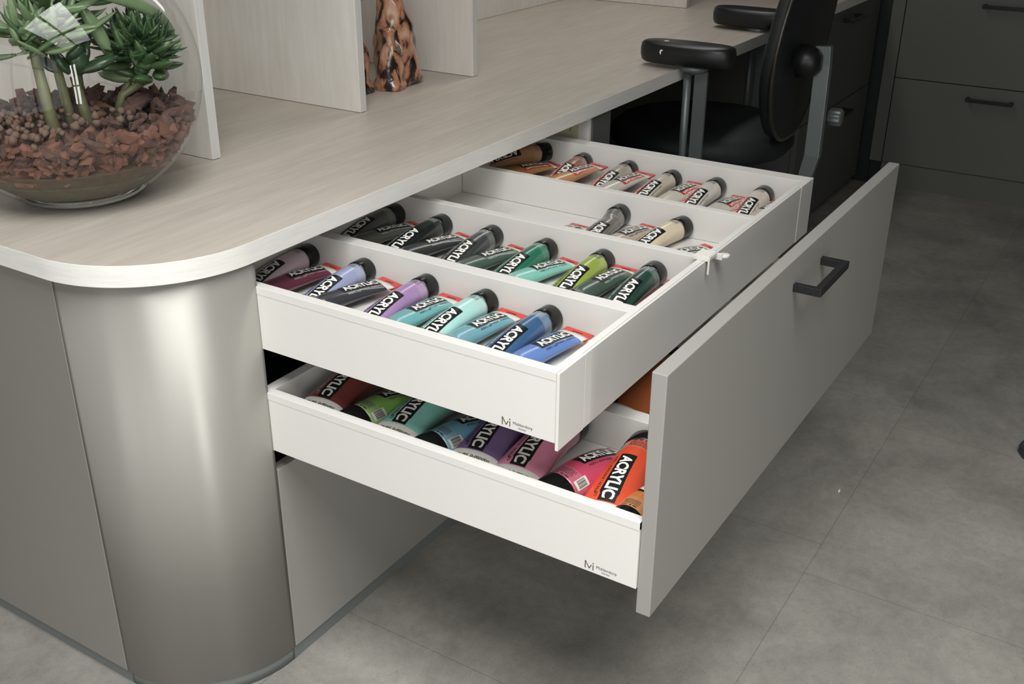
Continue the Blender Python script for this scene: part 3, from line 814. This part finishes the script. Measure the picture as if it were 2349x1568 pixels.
def armrest(x, y, first):
    bm = bmesh.new(); n = 44; rings = []
    hl, hw = .118, .046
    for sc_, z in ((.35, .760), (.80, .7605), (.93, .765), (1.0, .777), (1.0, .792), (.95, .804), (.82, .808), (.35, .810)):
        ring = []
        for k in range(n):
            a = 2 * math.pi * k / n; c, s = math.cos(a), math.sin(a)
            ex = abs(c) ** .8 * math.copysign(1, c); ey = abs(s) ** .62 * math.copysign(1, s)
            ring.append(bm.verts.new(P3(x + hw * ex * (1 - (1 - sc_) * 1.0), y + ey * (hl - (1 - sc_) * hw), z)))
        rings.append(ring)
    for i in range(len(rings) - 1):
        for k in range(n):
            f = bm.faces.new((rings[i][k], rings[i][(k + 1) % n], rings[i + 1][(k + 1) % n], rings[i + 1][k])); f.smooth = True
    bm.faces.new(rings[0]); bm.faces.new(rings[-1])
    pad = link_mesh('armrest', bm, M['black_plastic'], ch)
    bm = bmesh.new()
    lathe(bm, [(.004, .745), (.030, .745), (.034, .752), (.034, .7598), (.004, .7598)], 24, P3(x, y - .02, 0))
    tube_path(bm, [P3(x, y - .004, .746), P3(x, y - .004, .40)], .0095, 14)
    box(bm, x + .004 - CX, x + .012 - CX, y - .052 - CY, y - .020 - CY, .50, .746)
    box(bm, x + .002 - CX, x + .014 - CX, y - .040 - CY, y - .030 - CY, .40, .50)
    sgn = 1 if x < 1.75 else -1
    a, b_ = sorted((x - .006, 1.75 - sgn * .10)); box(bm, a - CX, b_ - CX, y - .03 - CY, y + .01 - CY, .43, .452)
    link_mesh('armrest_post', bm, M['steel'], pad)
    if first:
        bm = bmesh.new()
        for dx, dy, rx, ry, zz in ((-.010, .052, .0065, .0035, .8092),):
            g = [bm.verts.new(P3(x + dx + rx * math.cos(q * .628) * (1 + .25 * math.sin(3 * q)), y + dy + ry * 1.8 * math.sin(q * .628), zz + .0012)) for q in range(10)]; bm.faces.new(g)
        g = [bm.verts.new(P3(x - .0448, y + .048 + .005 * math.cos(q * .628), .790 + .006 * math.sin(q * .628))) for q in range(10)]; bm.faces.new(g)
        link_mesh('worn_spot', bm, M['white_ink'], pad)
armrest(1.415, -.022, True)
armrest(2.02, .045, False)
bm = bmesh.new(); lathe(bm, [(.03, .06), (.03, .22), (.022, .222), (.022, .43), (.09, .432), (.10, .455), (.02, .456)], 24, P3(1.78, .075, 0)); link_mesh('gas_column', bm, M['black_plastic'], ch)
for k in range(5):
    a = R(72 * k + 20); c, s = math.cos(a), math.sin(a)
    bm = bmesh.new(); tube_path(bm, [P3(1.78 + c * .02, .075 + s * .02, .095), P3(1.78 + c * .15, .075 + s * .15, .085), P3(1.78 + c * .27, .075 + s * .27, .068)], [.026, .02, .014], 10)
    lg = link_mesh('base_leg', bm, M['black_plastic'], ch)
    bm = bmesh.new(); lathe(bm, [(.003, -.02), (.023, -.02), (.026, -.014), (.026, .014), (.023, .02), (.003, .02)], 20, P3(1.78 + c * .27, .075 + s * .27, .0262), 'x')
    tube_path(bm, [P3(1.78 + c * .27, .075 + s * .27, .026), P3(1.78 + c * .27, .075 + s * .27, .07)], .006, 8)
    link_mesh('caster', bm, M['black_plastic'], lg)

# ---------------------------------------------------------------- ceramic bottles on the worktop
def ceramic(name, x, y, prof, label, lean=(0, 0), branch=None, group='terracotta bottle figures'):
    o = empty(name, (x, y, WT)); tag(o, label, 'ceramic bottle', group)
    bm = bmesh.new(); rs = random.Random(int(x * 1000)); n = 36; rings = []
    top = prof[-1][1]
    sub = []
    for i in range(len(prof) - 1):
        for q in range(4):
            t_ = q / 4; sub.append((prof[i][0] * (1 - t_) + prof[i + 1][0] * t_, prof[i][1] * (1 - t_) + prof[i + 1][1] * t_))
    sub.append(prof[-1])
    ph = rs.uniform(0, 6)
    for r_, z in sub:
        ring = []
        for k in range(n):
            a = 2 * math.pi * k / n
            w = r_ * (1 + .06 * math.sin(3 * a + z * 60 + ph) + .04 * math.sin(5 * a - z * 90))
            ring.append(bm.verts.new((w * math.cos(a) + lean[0] * z / top, w * math.sin(a) + lean[1] * z / top, z + .0005)))
        rings.append(ring)
    for i in range(len(rings) - 1):
        for k in range(n):
            f = bm.faces.new((rings[i][k], rings[i][(k + 1) % n], rings[i + 1][(k + 1) % n], rings[i + 1][k])); f.smooth = True
    bm.faces.new(rings[0]); bm.faces.new(rings[-1])
    link_mesh('bottle_body', bm, M['terracotta'], o)
    if branch:
        bm = bmesh.new(); tube_path(bm, branch[0], branch[1], 14); link_mesh('curved_arm', bm, M['terracotta'], o)
    return o
ceramic('terracotta_bottle', .912, .452, [(.046, 0), (.052, .012), (.048, .045), (.046, .09), (.040, .13), (.031, .165), (.023, .20), (.021, .23), (.026, .25), (.017, .28)],
        'tall glazed terracotta bottle figure with black smoke marks, right of the middle board', (-.010, .012),
        ([(-.012, .008, .205), (-.035, .014, .222), (-.062, .020, .216), (-.085, .03, .19)], [.016, .015, .013, .010]))
ceramic('terracotta_bottle', .856, .430, [(.034, 0), (.036, .008), (.030, .022), (.030, .045), (.024, .07), (.014, .095), (.012, .112), (.014, .122), (.004, .130)],
        'small terracotta bottle figure in front of the tall one', (.006, .004))
ceramic('terracotta_bottle', .786, .474, [(.040, 0), (.042, .010), (.036, .025), (.036, .06), (.030, .09), (.016, .12), (.012, .15), (.005, .165)],
        'terracotta bottle figure half hidden by the middle upright board')

# ---------------------------------------------------------------- glass bowl terrarium
BX, BY, BZ, BR = .006, .363, .933, .1972
bowl = empty('glass_bowl', (BX, BY, WT)); tag(bowl, 'large round clear glass bowl holding succulents, bark and soil on the worktop', 'bowl')
cz = BZ - WT
bm = bmesh.new(); prof = []
zb = .010
a0 = math.asin((zb - cz) / BR)
for k in range(49):
    a = a0 + (R(62) - a0) * k / 48
    prof.append((BR * math.cos(a), cz + BR * math.sin(a)))
rings = []
for r_, z in prof:
    rings.append([bm.verts.new((r_ * math.cos(2 * math.pi * k / 96), r_ * math.sin(2 * math.pi * k / 96), z)) for k in range(96)])
for i in range(len(rings) - 1):
    for k in range(96):
        f = bm.faces.new((rings[i][k], rings[i][(k + 1) % 96], rings[i + 1][(k + 1) % 96], rings[i + 1][k])); f.smooth = True
link_mesh('bowl_wall', bm, M['bowl_glass'], bowl)
bm = bmesh.new()
r_b = prof[0][0]
lathe(bm, [(.004, .0006), (r_b - .030, .0006), (r_b - .016, .002), (r_b - .006, .006), (r_b - .0005, .0105), (r_b - .004, .0175), (r_b - .02, .0165), (.004, .0155)], 96, (0, 0, 0))
link_mesh('bowl_base', bm, M['glass_solid'], bowl)
top_r, top_z = prof[-1]
bm = bmesh.new(); tube_path(bm, [(top_r * math.cos(2 * math.pi * k / 48), top_r * math.sin(2 * math.pi * k / 48), top_z) for k in range(49)], .004, 8); link_mesh('bowl_rim', bm, M['glass_solid'], bowl)

def sph(z, ins=.006): return math.sqrt(max(0, (BR - ins) ** 2 - (z - BZ) ** 2))
def fill(name, z0, z1, mt, label, cat, bumpy=0, ins=.006):
    bm = bmesh.new(); n = 96; zs = [z0 + (z1 - z0) * i / 8 for i in range(9)]; rings = []
    for z in zs: rings.append([(sph(z, ins) * math.cos(2 * math.pi * k / n), sph(z, ins) * math.sin(2 * math.pi * k / n), z) for k in range(n)])
    for q in (.85, .7, .5, .3, .12):
        rings.append([(sph(z1, ins) * q * math.cos(2 * math.pi * k / n), sph(z1, ins) * q * math.sin(2 * math.pi * k / n), z1 + bumpy * math.sin(7 * q + k * .3)) for k in range(n)])
    vr = [[bm.verts.new((BX + a, BY + b, c)) for a, b, c in rg] for rg in rings]
    for i in range(len(vr) - 1):
        for k in range(n):
            f = bm.faces.new((vr[i][k], vr[i][(k + 1) % n], vr[i + 1][(k + 1) % n], vr[i + 1][k])); f.smooth = True
    bm.faces.new(vr[0]); bm.faces.new(vr[-1])
    o = link_mesh(name, bm, mt); tag(o, label, cat, kind='stuff'); return o
fill('sandy_soil', .7705, .800, M['soil'], 'olive-brown sandy soil layer at the bottom of the glass bowl', 'soil')
fill('humus_layer', .8003, .820, M['under'], 'brown humus layer in the glass bowl between the sandy soil and the bark', 'soil', .003, .0065)
fill('potting_soil', .8205, .850, M['bark2'], 'dark potting soil under the bark chips in the middle of the glass bowl', 'soil', .002, .022)

def chunk(bm, c, r_, rs, flat=(1, 1, 1), mi=0):
    v0 = []
    rot = Matrix.Rotation(rs.uniform(0, 6.28), 3, Vector((rs.uniform(-1, 1), rs.uniform(-1, 1), rs.uniform(-1, 1))).normalized())
    res = bmesh.ops.create_icosphere(bm, subdivisions=1, radius=1.0)
    for v in res['verts']:
        q = Vector((v.co.x * flat[0], v.co.y * flat[1], v.co.z * flat[2])) * r_ * rs.uniform(.62, 1.28)
        v.co = rot @ q + Vector(c)
    for v in res['verts']:
        for f in v.link_faces: f.material_index = mi
rs = random.Random(11)
bm = bmesh.new()
def inside(x, y, z, mrg): return (x - BX) ** 2 + (y - BY) ** 2 + (z - BZ) ** 2 < (BR - mrg) ** 2
cnt = 0
while cnt < 520:       # pressed against the glass
    a = rs.uniform(0, 2 * math.pi); z = rs.uniform(.806, .868)
    rr_ = rs.uniform(.006, .019)
    r_ = sph(z, .004 + rr_ * .95)
    chunk(bm, (BX + r_ * math.cos(a), BY + r_ * math.sin(a), z), rr_, rs, (1.15, .8, .5), 0 if rs.random() < .72 else 1); cnt += 1
cnt = 0
while cnt < 260:
    a = rs.uniform(0, 2 * math.pi); q = math.sqrt(rs.random()) * .19
    x, y = BX + q * math.cos(a), BY + q * math.sin(a)
    z = .852 + .014 * math.exp(-((x - .10) ** 2 + (y - .33) ** 2) / .004) + rs.uniform(0, .014) + (.012 if x > BX else 0)
    rr_ = rs.uniform(.008, .018)
    if inside(x, y, z, rr_ + .006): chunk(bm, (x, y, z), rr_, rs, (1.3, .75, .45), 1 if rs.random() < .8 else 0); cnt += 1
cnt = 0
while cnt < 260:       # outer ring of the surface
    a = rs.uniform(0, 2 * math.pi); z = rs.uniform(.846, .868); q = sph(z) * rs.uniform(.74, .97)
    rr_ = rs.uniform(.008, .016); x, y = BX + q * math.cos(a), BY + q * math.sin(a)
    if inside(x, y, z, rr_ * .9 + .004): chunk(bm, (x, y, z), rr_, rs, (1.3, .8, .5), 1 if rs.random() < .5 else 0); cnt += 1
bk = link_mesh('bark_chips', bm, [M['bark'], M['bark2']]); tag(bk, 'reddish-brown bark chips mounded over the soil inside the glass bowl', 'bark chips', kind='stuff')
bm = bmesh.new(); cnt = 0
while cnt < 200:
    x = rs.uniform(-.15, .03); y = rs.uniform(.25, .46)
    z = .870 + rs.uniform(0, .022) + .012 * math.exp(-((x + .08) ** 2 + (y - .32) ** 2) / .003)
    rr_ = rs.uniform(.0045, .0075)
    if inside(x, y, z, rr_ + .005): chunk(bm, (x, y, z), rr_, rs, (1, 1, .95)); cnt += 1
cl = link_mesh('clay_granules', bm, M['clay'], smooth=True); tag(cl, 'small brown clay granules heaped at the left side inside the glass bowl', 'clay granules', kind='stuff')

def leaf(bm, base, d, ln, w, bend=.3, fl=.55, mi=0, n=10):
    base = Vector(base); d = Vector(d).normalized()
    side = d.cross(Vector((0, 0, 1)))
    if side.length < .05: side = Vector((1, 0, 0))
    side.normalize(); upv = side.cross(d).normalized()
    rings = []; NN = 7
    for i in range(NN + 1):
        t_ = i / NN
        c = base + d * ln * t_ + upv * bend * ln * t_ * t_
        wd = w * (math.sin(math.pi * (t_ * .86 + .10)) ** .75) if i < NN else w * .06
        rings.append([bm.verts.new(c + side * wd * math.cos(2 * math.pi * k / n) + upv * wd * fl * math.sin(2 * math.pi * k / n)) for k in range(n)])
    for i in range(NN):
        for k in range(n):
            f = bm.faces.new((rings[i][k], rings[i][(k + 1) % n], rings[i + 1][(k + 1) % n], rings[i + 1][k])); f.smooth = True; f.material_index = mi
    for rg in (rings[0], rings[-1]):
        f = bm.faces.new(rg); f.material_index = mi

def succulent(stem_pts, head, n_leaf, ln, w, label, mats, spread=1.0, upb=.25, stem_r=.006, seed_=1, dirbias=(0, 0, 0), arcs=()):
    root = empty('succulent', stem_pts[0]); tag(root, label, 'plant', 'succulents in the glass bowl')
    b0 = Vector(stem_pts[0]); rs = random.Random(seed_)
    bm = bmesh.new(); tube_path(bm, [Vector(q) - b0 for q in stem_pts], [stem_r * (1.15 - .4 * i / max(1, len(stem_pts) - 1)) for i in range(len(stem_pts))], 10)
    link_mesh('stem', bm, M['stem'], root)
    bm = bmesh.new()
    for k in range(n_leaf):
        a = k * 2.39996; el = rs.uniform(-.25, 1.15)
        d = Vector((math.cos(a) * math.cos(el) * spread, math.sin(a) * math.cos(el) * spread, math.sin(el) + upb)) + Vector(dirbias)
        l_ = ln * rs.uniform(.7, 1.15)
        bpt = Vector(head) - b0 + Vector((rs.uniform(-1, 1), rs.uniform(-1, 1), rs.uniform(-.7, .7))) * ln * .38
        # keep the tip inside the glass
        for _ in range(8):
            tip = bpt + b0 + d.normalized() * l_ * 1.05
            if inside(tip.x, tip.y, tip.z, .008): break
            l_ *= .82
        leaf(bm, bpt, d, l_, w * rs.uniform(.75, 1.15), rs.uniform(-.05, .3), .6, rs.choice((0, 0, 1)))
    for pts, w_ in arcs:
        pts = [Vector(q) - b0 for q in pts]; NN = 14; rings = []
        def at(t_):
            m = len(pts) - 1; i = min(int(t_ * m), m - 1); f_ = t_ * m - i
            p0, p1, p2, p3 = pts[max(i - 1, 0)], pts[i], pts[i + 1], pts[min(i + 2, m)]
            return .5 * (2 * p1 + (p2 - p0) * f_ + (2 * p0 - 5 * p1 + 4 * p2 - p3) * f_ ** 2 + (3 * p1 - p0 - 3 * p2 + p3) * f_ ** 3)
        for i in range(NN + 1):
            t_ = i / NN; c = at(t_); d = (at(min(1, t_ + .02)) - at(max(0, t_ - .02))).normalized()
            sd = d.cross(Vector((-.6, -.75, .3))).normalized(); nn = sd.cross(d)
            ww = w_ * (math.sin(math.pi * (t_ * .9 + .07)) ** .6) if i < NN else w_ * .08
            rings.append([bm.verts.new(c + sd * ww * math.cos(k * math.pi / 5) + nn * ww * .45 * math.sin(k * math.pi / 5)) for k in range(10)])
        for i in range(NN):
            for k in range(10):
                f = bm.faces.new((rings[i][k], rings[i][(k + 1) % 10], rings[i + 1][(k + 1) % 10], rings[i + 1][k])); f.smooth = True; f.material_index = 1
        bm.faces.new(rings[0]); bm.faces.new(rings[-1])
    link_mesh('leaves', bm, [M[mats[0]], M[mats[1]]], root)
    return root
succulent([(.060, .345, .845), (.085, .33, .90), (.105, .325, .93)], (.104, .312, .962), 260, .058, .0054,
          'dense bright green finger-leaved succulent at the right inside the glass bowl', ('leaf', 'leaf3'), seed_=3, spread=1.35, upb=.08)
r2 = succulent([(.055, .33, .845), (.075, .325, .895), (.11, .305, .915)], (.104, .300, .930), 22, .060, .0130,
          'thick rounded leaves of a succulent hanging below the bright green cluster', ('leaf', 'leaf2'), seed_=9, upb=-.1, stem_r=.007)
succulent([(-.005, .30, .845), (-.012, .305, .90), (-.015, .31, .94)], (-.012, .31, .952), 9, .050, .0125,
          'small dark green succulent on a twisted stem in the middle of the glass bowl', ('leaf3', 'leaf3'), seed_=5, stem_r=.008)
succulent([(-.075, .285, .848), (-.080, .29, .93), (-.078, .30, .985)], (-.075, .30, 1.0), 46, .075, .0068,
          'pale green feathery succulent leaning over the left of the glass bowl', ('leaf2', 'leaf'), seed_=8, spread=1.4, upb=.0, stem_r=.0085, dirbias=(.35, -.2, 0))
succulent([(-.035, .30, .848), (-.038, .31, .94), (-.03, .33, .99)], (-.02, .335, 1.01), 30, .085, .008,
          'grey-green succulent with long slim leaves behind the twisted stem', ('leaf2', 'leaf'), seed_=12, spread=1.2, upb=.1, stem_r=.007, dirbias=(.2, -.2, 0))
succulent([(.012, .345, .845), (.02, .35, .94), (.03, .355, 1.02)], (.035, .355, 1.045), 26, .090, .0095,
          'tall succulent with long drooping green leaves at the top of the glass bowl', ('leaf', 'leaf2'), seed_=21, spread=1.3, upb=-.2, stem_r=.008, dirbias=(.35, -.3, 0),
          arcs=[([(.02, .315, 1.03), (.037, .31, .995), (.053, .308, .955)], .0105), ([(.05, .32, 1.045), (.10, .312, 1.03), (.145, .306, 1.005), (.172, .304, .972)], .0095), ([(.03, .33, 1.04), (.07, .33, 1.045), (.11, .32, 1.04), (.15, .31, 1.035)], .008)])

# ---------------------------------------------------------------- shoe tip at the right edge
sh = empty('shoe', (1.364, -.921, 0), (0, 0, R(-62))); tag(sh, 'toe of a grey shoe with dark sole on the floor at the right photo edge', 'shoe')
bm = bmesh.new(); rings = []
for i, (u, hw, hh) in enumerate([(0, .012, .030), (.012, .030, .046), (.04, .042, .060), (.09, .048, .075), (.15, .044, .10), (.20, .040, .115), (.26, .036, .11), (.275, .02, .08)]):
    rings.append([bm.verts.new((u, hw * math.cos(a), .022 + (hh - .022) * max(0, math.sin(a)))) for a in [math.pi * k / 14 for k in range(15)]])
for i in range(len(rings) - 1):
    for k in range(14):
        f = bm.faces.new((rings[i][k], rings[i][k + 1], rings[i + 1][k + 1], rings[i + 1][k])); f.smooth = True
for rg in (rings[0], rings[-1]): bm.faces.new(rg)
link_mesh('shoe_upper', bm, M['shoe'], sh)
bm = bmesh.new(); prism(bm, [(-.006, -.014), (.012, -.036), (.09, -.053), (.2, -.045), (.28, -.03), (.28, .03), (.2, .045), (.09, .053), (.012, .036), (-.006, .014)], .0008, .0235)
link_mesh('shoe_sole', bm, M['shoe_sole'], sh, bevel=.004)
bm = bmesh.new()
g = [bm.verts.new((.998 + .006 * math.cos(a) * (1 + .4 * math.sin(2 * a)), -.618 + .0022 * math.sin(a), .0015 + .0006 * math.sin(3 * a))) for a in [2 * math.pi * k / 10 for k in range(10)]]
g2 = [bm.verts.new((v.co.x, v.co.y, .0006)) for v in g]
bm.faces.new(g)
for k in range(10): bm.faces.new((g[k], g2[k], g2[(k + 1) % 10], g[(k + 1) % 10]))
sp_ = link_mesh('paper_scrap', bm, M['white_ink']); tag(sp_, 'tiny white paper scrap on the grey floor right of the open drawer', 'scrap')
